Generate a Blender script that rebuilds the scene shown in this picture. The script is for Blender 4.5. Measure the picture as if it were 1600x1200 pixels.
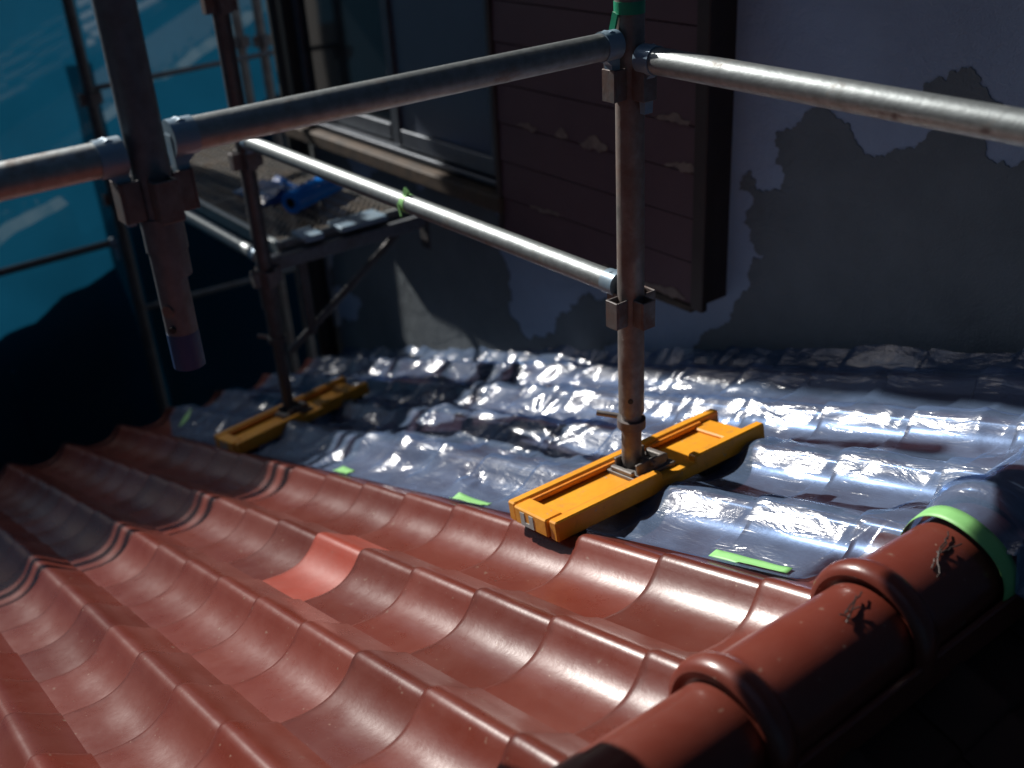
import bpy, bmesh, math, random
from mathutils import Vector, Matrix, noise, geometry

for o in list(bpy.data.objects):
    bpy.data.objects.remove(o)
random.seed(7)
scene = bpy.context.scene
COL = scene.collection

# ------------------------------------------------------------------ camera
cd = bpy.data.cameras.new('camera')
cam = bpy.data.objects.new('camera', cd)
COL.objects.link(cam)
scene.camera = cam
RIGHT = Vector((0.610973, 0.789684, -0.055779))
DOWN = Vector((0.335745, -0.322282, -0.885104))
FWD = Vector((-0.716929, 0.522047, -0.462038))
m = Matrix((RIGHT, -DOWN, -FWD)).transposed().to_4x4()
m.translation = Vector((0.987, -0.992, 1.053))
cam.matrix_world = m
cd.sensor_width = 36
cd.lens = 37.63
cd.clip_start = 0.02
cd.clip_end = 500
cd.dof.use_dof = True
cd.dof.focus_distance = 1.75
cd.dof.aperture_fstop = 2.6

# ------------------------------------------------------------------ sky and sun
SUN_EL = math.radians(36.0)
PHI = math.radians(8.0)          # the light travels along +X, turned 8 degrees to the wall
world = bpy.data.worlds.new('World')
scene.world = world
world.use_nodes = True
wn = world.node_tree
sky = wn.nodes.new('ShaderNodeTexSky')
sky.sky_type = 'NISHITA'
sky.sun_disc = False
sky.sun_elevation = SUN_EL
sky.sun_rotation = math.atan2(-math.cos(PHI), -math.sin(PHI))
bg = wn.nodes['Background']
bg.inputs[1].default_value = 0.05
wn.links.new(sky.outputs[0], bg.inputs[0])
sd = bpy.data.lights.new('sun', 'SUN')
sd.energy = 5.0
sd.angle = math.radians(0.55)
sd.color = (1.0, 0.96, 0.90)
sun = bpy.data.objects.new('sun', sd)
COL.objects.link(sun)
ldir = Vector((math.cos(PHI) * math.cos(SUN_EL), math.sin(PHI) * math.cos(SUN_EL), -math.sin(SUN_EL)))
sun.rotation_euler = (-ldir).to_track_quat('Z', 'Y').to_euler()
sun.location = (-6, -2, 8)
scene.view_settings.view_transform = 'Standard'
scene.view_settings.look = 'None'
scene.view_settings.exposure = 0.5
scene.view_settings.gamma = 1.0


# ------------------------------------------------------------------ materials
def srgb(r, g, b):
    return tuple((c / 255 / 12.92) if c / 255 <= 0.04045 else ((c / 255 + 0.055) / 1.055) ** 2.4 for c in (r, g, b))


class NT:
    def __init__(self, name):
        self.m = bpy.data.materials.new(name)
        self.m.use_nodes = True
        self.t = self.m.node_tree
        self.t.nodes.clear()
        self.out = self.n('ShaderNodeOutputMaterial')

    def n(self, kind, **kw):
        x = self.t.nodes.new(kind)
        for k, v in kw.items():
            setattr(x, k, v)
        return x

    def l(self, a, b):
        self.t.links.new(a, b)

    def coord(self, kind='Object'):
        return self.n('ShaderNodeTexCoord').outputs[kind]

    def geo(self):
        return self.n('ShaderNodeNewGeometry').outputs['Position']

    def noise(self, vec, scale, detail=5, rough=0.6, dist=0.0):
        x = self.n('ShaderNodeTexNoise')
        x.inputs['Scale'].default_value = scale
        x.inputs['Detail'].default_value = detail
        x.inputs['Roughness'].default_value = rough
        x.inputs['Distortion'].default_value = dist
        self.l(vec, x.inputs['Vector'])
        return x.outputs[0]

    def ramp(self, fac, stops):
        x = self.n('ShaderNodeValToRGB')
        e = x.color_ramp.elements
        while len(e) < len(stops):
            e.new(0.5)
        for i, (p, c) in enumerate(stops):
            e[i].position = p
            e[i].color = (*c, 1) if len(c) == 3 else c
        self.l(fac, x.inputs[0])
        return x.outputs[0]

    def mixc(self, fac, a, b, blend='MIX'):
        x = self.n('ShaderNodeMix', data_type='RGBA', blend_type=blend)
        for s, v in ((0, fac), (6, a), (7, b)):
            if hasattr(v, 'is_linked') or hasattr(v, 'links'):
                self.l(v, x.inputs[s])
            elif s == 0:
                x.inputs[0].default_value = v
            else:
                x.inputs[s].default_value = (*v, 1)
        return x.outputs[2]

    def bump(self, h, strength, dist=0.01):
        x = self.n('ShaderNodeBump')
        x.inputs['Strength'].default_value = strength
        x.inputs['Distance'].default_value = dist
        self.l(h, x.inputs['Height'])
        return x.outputs[0]

    def pbr(self, color, rough=0.5, metal=0.0, normal=None, spec=0.5, coat=0.0, coat_rough=0.1):
        x = self.n('ShaderNodeBsdfPrincipled')
        for s, v in (('Base Color', color), ('Roughness', rough), ('Metallic', metal)):
            if hasattr(v, 'links'):
                self.l(v, x.inputs[s])
            else:
                x.inputs[s].default_value = (*v, 1) if isinstance(v, tuple) else v
        x.inputs['Specular IOR Level'].default_value = spec
        x.inputs['Coat Weight'].default_value = coat
        x.inputs['Coat Roughness'].default_value = coat_rough
        if normal is not None:
            self.l(normal, x.inputs['Normal'])
        return x.outputs[0]

    def done(self, shader):
        self.l(shader, self.out.inputs[0])
        return self.m


def mat_tile(name, base, dusty, rough=0.34, vary=0.25, lap_amount=0.9):
    t = NT(name)
    co = t.geo()
    rnd = t.n('ShaderNodeObjectInfo').outputs['Random']
    big = t.noise(co, 7, 6, 0.65)
    fine = t.noise(co, 90, 4, 0.7)
    dirt = t.ramp(big, [(0.38, (0, 0, 0)), (0.72, (1, 1, 1))])
    c = t.mixc(dirt, base, dusty)
    dark = t.ramp(rnd, [(0.0, (1 - vary,) * 3), (1.0, (1 + vary * 0.35,) * 3)])
    c = t.mixc(1.0, c, dark, 'MULTIPLY')
    speck = t.ramp(t.noise(co, 55, 3, 0.5), [(0.70, (0, 0, 0)), (0.76, (0.5, 0.5, 0.5))])
    c = t.mixc(speck, c, (0.22, 0.16, 0.12))
    r = t.ramp(t.noise(co, 16, 5, 0.7), [(0.3, (rough - 0.03,) * 3), (0.75, (rough + 0.08,) * 3)])
    # grime that gathers along the lap of every tile
    sx = t.n('ShaderNodeSeparateXYZ')
    t.l(t.coord(), sx.inputs[0])
    ad = t.n('ShaderNodeMath', operation='ADD')
    sc = t.n('ShaderNodeMath', operation='MULTIPLY')
    sc.inputs[1].default_value = 0.05
    t.l(t.noise(co, 40, 4, 0.7), sc.inputs[0])
    t.l(sx.outputs[0], ad.inputs[0])
    t.l(sc.outputs[0], ad.inputs[1])
    lap = t.ramp(ad.outputs[0], [(0.024, (0.62, 0.58, 0.55)), (0.048, (1, 1, 1))])
    c = t.mixc(lap_amount, c, t.mixc(1.0, c, lap, 'MULTIPLY'))
    scratch = t.ramp(t.noise(co, 130, 2, 0.5), [(0.74, (0, 0, 0)), (0.77, (0.7, 0.7, 0.7))])
    c = t.mixc(scratch, c, (0.30, 0.20, 0.15))
    nb = t.bump(fine, 0.13, 0.002)
    return t.done(t.pbr(c, r, 0.0, nb, 0.42, 0.28, 0.15))


M = {}
M['tile'] = mat_tile('glazed_brown_red_tile', (0.118, 0.021, 0.012), (0.142, 0.036, 0.025), 0.28)
M['tile_new'] = mat_tile('bright_salmon_tile', (0.27, 0.040, 0.022), (0.24, 0.046, 0.029), 0.36, 0.05)
M['tile_ridge'] = mat_tile('ridge_tile_paint', (0.120, 0.023, 0.014), (0.140, 0.036, 0.025), 0.32, 0.1, 0.0)
M['tile_grey'] = mat_tile('grey_glazed_tile', (0.40, 0.40, 0.41), (0.48, 0.47, 0.45), 0.24, 0.1, 0.0)
M['flash'] = mat_tile('red_ridge_strip', (0.40, 0.050, 0.020), (0.32, 0.05, 0.025), 0.5, 0.0, 0.0)


def mat_plain(name, c1, c2, scale=20, rough=0.5, metal=0.0, bump=0.1, bscale=80, spec=0.5, lo=0.35, hi=0.7):
    t = NT(name)
    co = t.coord()
    c = t.mixc(t.ramp(t.noise(co, scale, 6, 0.65), [(lo, (0, 0, 0)), (hi, (1, 1, 1))]), c1, c2)
    nb = t.bump(t.noise(co, bscale, 4, 0.6), bump, 0.003)
    return t.done(t.pbr(c, rough, metal, nb, spec))


def mat_pipe(name, steel, rust, lo, hi, rough=0.42, metal=0.75):
    t = NT(name)
    co = t.geo()
    patch = t.ramp(t.noise(co, 14, 7, 0.7), [(lo, (0, 0, 0)), (hi, (1, 1, 1))])
    c = t.mixc(t.ramp(t.noise(co, 60, 4, 0.6), [(0.3, (0, 0, 0)), (0.8, (1, 1, 1))]), steel, tuple(x * 0.6 for x in steel))
    c = t.mixc(patch, c, rust)
    mt = t.ramp(patch, [(0, (metal,) * 3), (1, (0.0,) * 3)])
    rr = t.ramp(patch, [(0, (rough,) * 3), (1, (0.75,) * 3)])
    nb = t.bump(t.noise(co, 120, 4, 0.65), 0.22, 0.002)
    return t.done(t.pbr(c, rr, mt, nb))


M['galv'] = mat_pipe('galvanised_pipe', (0.27, 0.295, 0.30), (0.13, 0.085, 0.06), 0.58, 0.74, 0.47)
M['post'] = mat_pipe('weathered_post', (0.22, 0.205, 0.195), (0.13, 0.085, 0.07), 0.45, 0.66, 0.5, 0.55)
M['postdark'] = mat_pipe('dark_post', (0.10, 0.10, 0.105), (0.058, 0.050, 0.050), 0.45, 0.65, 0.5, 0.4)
M['postgrey'] = mat_pipe('grey_galvanised_post', (0.150, 0.165, 0.185), (0.085, 0.085, 0.085), 0.52, 0.72, 0.5, 0.5)
M['pocket'] = mat_pipe('rusty_pocket', (0.16, 0.15, 0.15), (0.10, 0.056, 0.045), 0.46, 0.64, 0.55, 0.4)
M['wedge'] = mat_plain('blue_grey_wedge', (0.16, 0.26, 0.36), (0.24, 0.30, 0.34), 30, 0.4, 0.3)
M['bluepaint'] = mat_plain('blue_painted_tip', (0.004, 0.035, 0.13), (0.008, 0.05, 0.14), 30, 0.5)
M['yellow'] = mat_plain('yellow_plank_paint', (0.72, 0.29, 0.012), (0.60, 0.20, 0.008), 9, 0.42, 0.0, 0.12, 60)


def mat_yellow():
    t = NT('chipped_yellow_paint')
    co = t.coord()
    c = t.mixc(t.ramp(t.noise(co, 9, 6, 0.65), [(0.35, (0, 0, 0)), (0.7, (1, 1, 1))]), (0.72, 0.32, 0.016), (0.62, 0.23, 0.010))
    grime = t.ramp(t.noise(co, 26, 7, 0.75, 0.5), [(0.52, (0, 0, 0)), (0.72, (0.55, 0.55, 0.55))])
    c = t.mixc(grime, c, (0.24, 0.11, 0.02))
    chip = t.ramp(t.noise(co, 48, 5, 0.7), [(0.665, (0, 0, 0)), (0.685, (1, 1, 1))])
    c = t.mixc(chip, c, (0.30, 0.27, 0.22))
    rr = t.ramp(grime, [(0, (0.40,) * 3), (1, (0.7,) * 3)])
    return t.done(t.pbr(c, rr, 0.0, t.bump(t.noise(co, 50, 5, 0.7), 0.2, 0.003)))


M['yellow'] = mat_yellow()
M['yworn'] = mat_plain('worn_yellow_edge', (0.66, 0.21, 0.008), (0.34, 0.12, 0.02), 40, 0.5, 0.0, 0.2, 60, lo=0.5, hi=0.75)
M['greybar'] = mat_plain('grey_base_steel', (0.20, 0.19, 0.18), (0.12, 0.10, 0.09), 30, 0.5, 0.4)
M['reflect'] = mat_plain('grey_reflector', (0.36, 0.42, 0.42), (0.28, 0.30, 0.30), 40, 0.35)
M['rubber'] = mat_plain('black_rubber', (0.012, 0.012, 0.012), (0.02, 0.02, 0.02), 30, 0.7)
M['green'] = mat_plain('green_tape', (0.22, 0.50, 0.17), (0.18, 0.43, 0.14), 20, 0.5, 0, 0.15, 60)
M['greendk'] = mat_plain('dark_green_tape', (0.01, 0.20, 0.11), (0.02, 0.26, 0.13), 40, 0.4)
M['wire'] = mat_plain('black_wire', (0.015, 0.012, 0.012), (0.05, 0.03, 0.025), 60, 0.6, 0.3)
M['siding'] = mat_plain('purple_brown_siding', (0.072, 0.034, 0.042), (0.086, 0.043, 0.050), 6, 0.62, 0, 0.25, 60)
M['sidingdk'] = mat_plain('dark_brown_trim', (0.020, 0.011, 0.010), (0.035, 0.020, 0.017), 12, 0.6)
M['wood'] = mat_plain('weathered_sill_wood', (0.070, 0.042, 0.022), (0.018, 0.013, 0.010), 14, 0.75, 0, 0.5, 40)
M['alu'] = mat_plain('grey_aluminium', (0.085, 0.10, 0.12), (0.06, 0.07, 0.085), 30, 0.4, 0.5)
M['black'] = mat_plain('black_frame', (0.010, 0.010, 0.011), (0.016, 0.015, 0.015), 20, 0.55)
M['ground'] = mat_plain('ground_earth', (0.05, 0.045, 0.04), (0.08, 0.07, 0.06), 3, 0.9)
M['neighbour'] = mat_plain('neighbour_wall', (0.30, 0.30, 0.30), (0.26, 0.26, 0.27), 2, 0.8)
M['bark'] = mat_plain('bark', (0.05, 0.035, 0.025), (0.08, 0.06, 0.04), 20, 0.9)
M['leaf'] = mat_plain('leaf', (0.035, 0.07, 0.02), (0.06, 0.10, 0.03), 5, 0.6)  # leaves of the added shade shrubs
M['mesh'] = mat_pipe('walkway_steel', (0.30, 0.28, 0.25), (0.22, 0.15, 0.09), 0.45, 0.75, 0.5, 0.4)
M['tile_shaded'] = mat_plain('shade_darkened_tile', (0.055, 0.020, 0.014), (0.040, 0.017, 0.013), 12, 0.75, 0.0, 0.2, 60, 0.2)  # roof tile for the far slope, with shade put into its colour
M['felt'] = mat_plain('roof_underlay', (0.03, 0.025, 0.025), (0.05, 0.04, 0.035), 10, 0.9)
M['flake'] = mat_plain('flaked_timber', (0.20, 0.15, 0.12), (0.12, 0.085, 0.075), 30, 0.8, 0, 0.4, 60)


def mat_wall(name, c1, c2, scale):
    t = NT(name)
    co = t.geo()
    c = t.mixc(t.ramp(t.noise(co, scale, 6, 0.6), [(0.35, (0, 0, 0)), (0.7, (1, 1, 1))]), c1, c2)
    stain = t.ramp(t.noise(co, 1.6, 5, 0.6), [(0.45, (1, 1, 1)), (0.75, (0.82, 0.80, 0.78))])
    c = t.mixc(1.0, c, stain, 'MULTIPLY')
    g = t.n('ShaderNodeTexVoronoi')
    g.inputs['Scale'].default_value = 210
    t.l(co, g.inputs['Vector'])
    nb = t.bump(g.outputs['Distance'], 0.35, 0.003)
    big = t.n('ShaderNodeBump')
    big.inputs['Strength'].default_value = 0.5
    big.inputs['Distance'].default_value = 0.012
    t.l(t.noise(co, 14, 6, 0.65, 0.6), big.inputs['Height'])
    t.l(nb, big.inputs['Normal'])
    return t.done(t.pbr(c, 0.8, 0, big.outputs[0], 0.3))


M['paint'] = mat_wall('pale_wall_paint', (0.305, 0.385, 0.515), (0.28, 0.35, 0.475), 5)
M['bare'] = mat_wall('bare_cement_render', (0.152, 0.176, 0.194), (0.126, 0.147, 0.163), 7)


def mat_glass(name, base, rough):
    t = NT(name)
    co = t.geo()
    c = t.mixc(t.noise(co, 3, 4), base, tuple(x * 0.7 for x in base))
    return t.done(t.pbr(c, rough, 0, None, 0.6))


M['glass_dark'] = mat_glass('dark_window_glass', (0.010, 0.014, 0.018), 0.06)
M['glass_pale'] = mat_glass('frosted_window_glass', (0.075, 0.09, 0.125), 0.25)


def mat_film():
    t = NT('clear_masking_film')
    co = t.geo()
    mp = t.n('ShaderNodeMapping')
    mp.inputs['Rotation'].default_value = (0, 0, math.radians(28))
    mp.inputs['Scale'].default_value = (1, 4, 1)
    t.l(co, mp.inputs['Vector'])
    n1 = t.noise(mp.outputs[0], 11, 3, 0.55, 1.5)
    n2 = t.noise(co, 70, 3, 0.6, 0.5)
    b = t.bump(n1, 0.35, 0.010)
    y = t.n('ShaderNodeBump')
    y.inputs['Strength'].default_value = 0.10
    y.inputs['Distance'].default_value = 0.003
    t.l(n2, y.inputs['Height'])
    t.l(b, y.inputs['Normal'])
    p = t.pbr((0.15, 0.22, 0.36), 0.20, 0.0, y.outputs[0], 1.0)
    y.id_data.nodes[-1].inputs['IOR'].default_value = 1.8
    tr = t.n('ShaderNodeBsdfTransparent')
    tr.inputs[0].default_value = (0.60, 0.74, 0.96, 1)
    mx = t.n('ShaderNodeMixShader')
    f = t.ramp(t.noise(co, 7, 4, 0.6), [(0.3, (0.30,) * 3), (0.7, (0.56,) * 3)])
    t.l(f, mx.inputs[0])
    t.l(tr.outputs[0], mx.inputs[1])
    t.l(p, mx.inputs[2])
    return t.done(mx.outputs[0])


M['film'] = mat_film()


def mat_sheet(name, trans, diff, open_fac):
    t = NT(name)
    co = t.geo()
    v = t.noise(co, 1.3, 5, 0.6)
    k = t.ramp(v, [(0.3, (0.75,) * 3), (0.7, (1.05,) * 3)])
    tl = t.n('ShaderNodeBsdfTranslucent')
    t.l(t.mixc(1.0, trans, k, 'MULTIPLY'), tl.inputs[0])
    df = t.n('ShaderNodeBsdfDiffuse')
    df.inputs[0].default_value = (*diff, 1)
    ad = t.n('ShaderNodeAddShader')
    t.l(tl.outputs[0], ad.inputs[0])
    t.l(df.outputs[0], ad.inputs[1])
    tp = t.n('ShaderNodeBsdfTransparent')
    tp.inputs[0].default_value = (1, 1, 1, 1)
    mx = t.n('ShaderNodeMixShader')
    mx.inputs[0].default_value = open_fac
    t.l(ad.outputs[0], mx.inputs[1])
    t.l(tp.outputs[0], mx.inputs[2])
    return t.done(mx.outputs[0])


M['sheet'] = mat_sheet('blue_mesh_sheet', (0.002, 0.026, 0.050), (0.002, 0.016, 0.032), 0.08)
M['bluefilm'] = mat_plain('glossy_blue_film', (0.008, 0.15, 0.55), (0.012, 0.20, 0.66), 14, 0.22, 0, 0.2, 30)
M['bluefilm2'] = mat_plain('dark_blue_film', (0.005, 0.03, 0.11), (0.008, 0.05, 0.17), 14, 0.25, 0, 0.3, 30)


# ------------------------------------------------------------------ mesh helpers
def obj(name, bm, mat, parent=None, smooth=False, label=None):
    me = bpy.data.meshes.new(name)
    bmesh.ops.recalc_face_normals(bm, faces=bm.faces)
    bm.to_mesh(me)
    bm.free()
    if smooth:
        me.polygons.foreach_set('use_smooth', [True] * len(me.polygons))
        if smooth != 'full':
            try:
                me.set_sharp_from_angle(angle=math.radians(40))
            except Exception:
                pass
    o = bpy.data.objects.new(name, me)
    COL.objects.link(o)
    me.materials.append(M[mat])
    if parent:
        o.parent = parent
    if label:
        o['label'] = label
    return o


def tag(o, label, cat, group=None, kind=None):
    o['label'] = label
    o['category'] = cat
    if group:
        o['group'] = group
    if kind:
        o['kind'] = kind
    return o


def thing(name, label, cat, loc=(0, 0, 0), group=None):
    o = bpy.data.objects.new(name, None)
    o.empty_display_size = 0.05
    COL.objects.link(o)
    o.location = loc
    return tag(o, label, cat, group)


def bm_box(bm, c, s, rot=None, bevel=0.0):
    mt = Matrix.Translation(Vector(c))
    if rot is not None:
        mt = mt @ rot.to_4x4()
    mt = mt @ Matrix.Diagonal((s[0], s[1], s[2], 1))
    r = bmesh.ops.create_cube(bm, size=1.0, matrix=mt)
    if bevel:
        es = {e for v in r['verts'] for e in v.link_edges}
        bmesh.ops.bevel(bm, geom=list(es), offset=bevel, segments=1, affect='EDGES', profile=0.5)
    return bm


def box(c, s, rot=None, bevel=0.0):
    return bm_box(bmesh.new(), c, s, rot, bevel)


def bm_tube(bm, a, b, r, seg=18, r2=None, cap=True):
    a, b = Vector(a), Vector(b)
    d = b - a
    q = d.to_track_quat('Z', 'Y').to_matrix().to_4x4()
    bmesh.ops.create_cone(bm, cap_ends=cap, segments=seg, radius1=r, radius2=r if r2 is None else r2,
                          depth=d.length, matrix=Matrix.Translation((a + b) / 2) @ q)
    return bm


def tube(a, b, r, seg=18, r2=None, cap=True):
    return bm_tube(bmesh.new(), a, b, r, seg, r2, cap)


def bm_path(bm, pts, r, seg=8):
    pts = [Vector(p) for p in pts]
    rings = []
    for i, p in enumerate(pts):
        d = (pts[min(i + 1, len(pts) - 1)] - pts[max(i - 1, 0)]).normalized()
        u = d.cross(Vector((0.31, 0.2, 0.93))).normalized()
        w = d.cross(u)
        rings.append([bm.verts.new(p + r * (math.cos(k * 2 * math.pi / seg) * u + math.sin(k * 2 * math.pi / seg) * w)) for k in range(seg)])
    for i in range(len(rings) - 1):
        for k in range(seg):
            bm.faces.new((rings[i][k], rings[i][(k + 1) % seg], rings[i + 1][(k + 1) % seg], rings[i + 1][k]))
    bm.faces.new(rings[0])
    bm.faces.new(rings[-1][::-1])
    return bm


def hollow(a, b, r, ri, seg=24):
    """An open pipe with wall thickness."""
    bm = bmesh.new()
    a, b = Vector(a), Vector(b)
    d = (b - a).normalized()
    u = d.orthogonal().normalized()
    w = d.cross(u)
    def ring(p, rr):
        return [bm.verts.new(p + rr * (math.cos(k * 2 * math.pi / seg) * u + math.sin(k * 2 * math.pi / seg) * w)) for k in range(seg)]
    R = [ring(a, ri), ring(a, r), ring(b, r), ring(b, ri)]
    for i in range(4):
        A, B = R[i], R[(i + 1) % 4]
        for k in range(seg):
            bm.faces.new((A[k], A[(k + 1) % seg], B[(k + 1) % seg], B[k]))
    return bm


# ------------------------------------------------------------------ the roof's shape
TH = math.radians(19.02)
TL, TW = 0.2136, 0.22593
CT, ST, TT = math.cos(TH), math.sin(TH), math.tan(TH)
PR = [(-.33, -.0405), (-.25, -.0310), (-.18, -.0205), (-.12, -.0115), (-.07, -.0045), (-.03, -.0008), (0, 0), (.025, -.0020), (.055, -.0085), (.1, -.0200),
      (.15, -.0300), (.2, -.0375), (.27, -.0450), (.35, -.0495), (.45, -.0510), (.55, -.0490), (.65, -.0465), (.75, -.0455), (.86, -.0455), (.97, -.0455)]
PR = [(a, b * 0.94) for a, b in PR]


def own(u):
    if u <= PR[0][0]:
        return PR[0][1]
    for i in range(len(PR) - 1):
        if PR[i][0] <= u <= PR[i + 1][0]:
            p0 = PR[max(i - 1, 0)]
            p1, p2 = PR[i], PR[i + 1]
            p3 = PR[min(i + 2, len(PR) - 1)]
            h = p2[0] - p1[0]
            t = (u - p1[0]) / h
            m1 = (p2[1] - p0[1]) / (p2[0] - p0[0]) * h
            m2 = (p3[1] - p1[1]) / (p3[0] - p1[0]) * h
            return ((2 * t ** 3 - 3 * t * t + 1) * p1[1] + (t ** 3 - 2 * t * t + t) * m1 + (-2 * t ** 3 + 3 * t * t) * p2[1] + (t ** 3 - t * t) * m2)
    return PR[-1][1]


def wave(y):
    u = (-y / TW) % 1.0
    return own(u) if u < .67 else own(u - 1)


def on_roof(s, y, n):
    """slope distance, across, height normal to the slope"""
    return Vector((s * CT - n * ST, y, s * ST + n * CT))


def tile_mesh():
    bm = bmesh.new()
    nu = 38
    us = [-.33 + 1.30 * k / nu for k in range(nu + 1)]
    ss = [(0.0, .0030), (.003, .0075), (.008, .0098), (.016, .0103), (.11, .0055), (.236, 0.0)]
    top = []
    for s, h in ss:
        top.append([bm.verts.new((s, -u * TW, own(u) + h)) for u in us])
    bot = []
    for s, h in ((0.002, -.001), (.236, -.010)):
        bot.append([bm.verts.new((s, -u * TW, own(u) + h)) for u in us])
    for i in range(len(ss) - 1):
        for k in range(nu):
            bm.faces.new((top[i][k], top[i][k + 1], top[i + 1][k + 1], top[i + 1][k]))
    for k in range(nu):
        bm.faces.new((bot[0][k], bot[1][k], bot[1][k + 1], bot[0][k + 1]))
        bm.faces.new((top[0][k], bot[0][k], bot[0][k + 1], top[0][k + 1]))
        bm.faces.new((top[-1][k], top[-1][k + 1], bot[1][k + 1], bot[1][k]))
    for k in (0, nu):
        f = [t[k] for t in top] + [bot[1][k], bot[0][k]]
        bm.faces.new(f)
    bmesh.ops.recalc_face_normals(bm, faces=bm.faces)
    me = bpy.data.meshes.new('roof_tile')
    bm.to_mesh(me)
    bm.free()
    me.polygons.foreach_set('use_smooth', [True] * len(me.polygons))
    me.set_sharp_from_angle(angle=math.radians(55))
    me.materials.append(M['tile'])
    return me


# ------------------------------------------------------------------ ground
g = bmesh.new()
bmesh.ops.create_grid(g, x_segments=4, y_segments=4, size=200)
go = obj('ground', g, 'ground')
go.location = (0, 0, -4.3)
go['kind'] = 'structure'

# ------------------------------------------------------------------ the house
WALL = 1.05
house = thing('house', 'house with brown-red tiled lower roof against a peeling pale painted wall', 'house', (0, 0, -4.3))


def hpart(o):
    o.parent = house
    o.matrix_parent_inverse = Matrix.Translation((0, 0, 4.3))
    return o


# wall: render slab, its corner at X = -3.3
wall = hpart(obj('wall', box((0.85, WALL + 0.11, -0.65), (8.3, 0.22, 7.3)), 'paint'))
lower_wall = hpart(obj('lower_wall', box((0.35, -1.35, -2.95), (6.3, 4.6, 2.7)), 'paint'))


def fractal(poly, depth=4, amp=0.16, seed=1):
    rnd = random.Random(seed)
    pts = [Vector(p) for p in poly]
    for _ in range(depth):
        new = []
        for i in range(len(pts)):
            a, b = pts[i], pts[(i + 1) % len(pts)]
            new.append(a)
            d = b - a
            if d.length > 0.005:
                nrm = Vector((-d.y, d.x))
                new.append((a + b) / 2 + nrm * rnd.uniform(-amp, amp) * min(1.0, 0.10 / d.length))
        pts = new
    return pts


def patch(poly, seed, depth=5, amp=0.26):
    pts = fractal(poly, depth, amp, seed)
    vs, es, fs, _, _, _ = geometry.delaunay_2d_cdt(pts, [], [list(range(len(pts)))], 1, 1e-5)
    bm = bmesh.new()
    front = [bm.verts.new((p.x, WALL - 0.0025, p.y)) for p in vs]
    for f in fs:
        bm.faces.new([front[i] for i in f])
    r = bmesh.ops.extrude_face_region(bm, geom=bm.faces[:])
    for v in r['geom']:
        if isinstance(v, bmesh.types.BMVert):
            v.co.y += 0.004
    o = obj('bare_patch', bm, 'bare', wall)
    return o


CAM = Vector((0.987, -0.992, 1.053))


def wall_pt(x, y):
    """where the wall shows a spot of the survey photograph (wall coordinates X, Z)"""
    d = RIGHT * ((x - 800) / 1672.46) + DOWN * ((y - 600) / 1672.46) + FWD
    t = (WALL - CAM.y) / d.y
    p = CAM + d * t
    return (p.x, p.z)


P1 = [(1213, 206), (1238, 203), (1256, 181), (1300, 176), (1328, 194), (1333, 216), (1344, 228), (1375, 244), (1406, 233), (1431, 231),
      (1444, 219), (1460, 180), (1428, 153), (1444, 131), (1481, 128), (1484, 112), (1503, 105), (1525, 116), (1534, 134), (1553, 156), (1570, 166),
      (1562, 188), (1537, 205), (1544, 247), (1569, 250), (1578, 262), (1600, 250), (1680, 300), (1700, 620), (1300, 640), (1080, 600), (1085, 552), (1106, 519),
      (1140, 503), (1147, 478), (1159, 459), (1175, 441), (1172, 419), (1194, 400), (1172, 375), (1175, 359), (1162, 347), (1169, 328), (1178, 312),
      (1156, 297), (1162, 275), (1172, 266), (1181, 297), (1203, 300), (1222, 300), (1225, 281), (1212, 256), (1218, 232)]
P2 = [(584, 269), (600, 259), (619, 256), (637, 262), (650, 287), (662, 300), (669, 281), (678, 294), (700, 300), (719, 312), (737, 319), (772, 322), (780, 370),
      (787, 403), (797, 425), (800, 456), (794, 475), (803, 497), (816, 519), (831, 531), (853, 528), (869, 512), (869, 497), (887, 490), (891, 475), (909, 462),
      (937, 469), (953, 462), (966, 516), (945, 540), (950, 575), (505, 590), (508, 520), (535, 500), (560, 492), (566, 478), (558, 462), (545, 455), (518, 448), (515, 420), (532, 372), (545, 330), (566, 300)]
P3 = [(478, 225), (500, 222), (530, 234), (548, 258), (546, 290), (520, 300), (505, 330), (484, 320)]
for k, P in enumerate((P1, P2, P3)):
    patch([wall_pt(*q) for q in P], 11 + k)

# upper eave out of view, stretched past the wall corner to shade the wall
hpart(obj('upper_shade_eave', box((0.5, 0.98, 2.72), (12.2, 1.36, 0.16)), 'sidingdk'))

# corner post / drainpipe at the wall's end
dp = hpart(obj('drainpipe', tube((-3.19, WALL - 0.05, -2.5), (-3.19, WALL - 0.05, 2.6), 0.042, 16), 'black', smooth=True))
obj('bracket', box((-3.19, WALL - 0.02, 0.25), (0.12, 0.04, 0.03)), 'black', dp)
hpart(obj('corner_trim', box((-3.305, WALL - 0.004, -0.6), (0.03, 0.03, 6.2), None, 0.004), 'alu'))

# window
WX0, WX1, WZ0, WZ1 = -3.12, -1.70, 0.02, 1.35
win = hpart(obj('window', box(((WX0 + WX1) / 2, WALL - 0.006, (WZ0 + WZ1) / 2), (WX1 - WX0, 0.012, WZ1 - WZ0)), 'black'))
fr = bmesh.new()
for x in (WX0, WX1):
    bm_box(fr, (x, WALL - 0.04, (WZ0 + WZ1) / 2), (0.05, 0.075, WZ1 - WZ0 + 0.05), None, 0.003)
bm_box(fr, ((WX0 + WX1) / 2, WALL - 0.042, WZ1), (WX1 - WX0 - 0.05, 0.07, 0.05), None, 0.003)
obj('frame', fr, 'black', win)
mid = (WX0 + WX1) / 2 + 0.05
sash = bmesh.new()
for x in (WX0 + 0.055, mid - 0.03):
    bm_box(sash, (x, WALL - 0.028, (WZ0 + WZ1) / 2), (0.038, 0.022, WZ1 - WZ0 - 0.06), None, 0.002)
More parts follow.
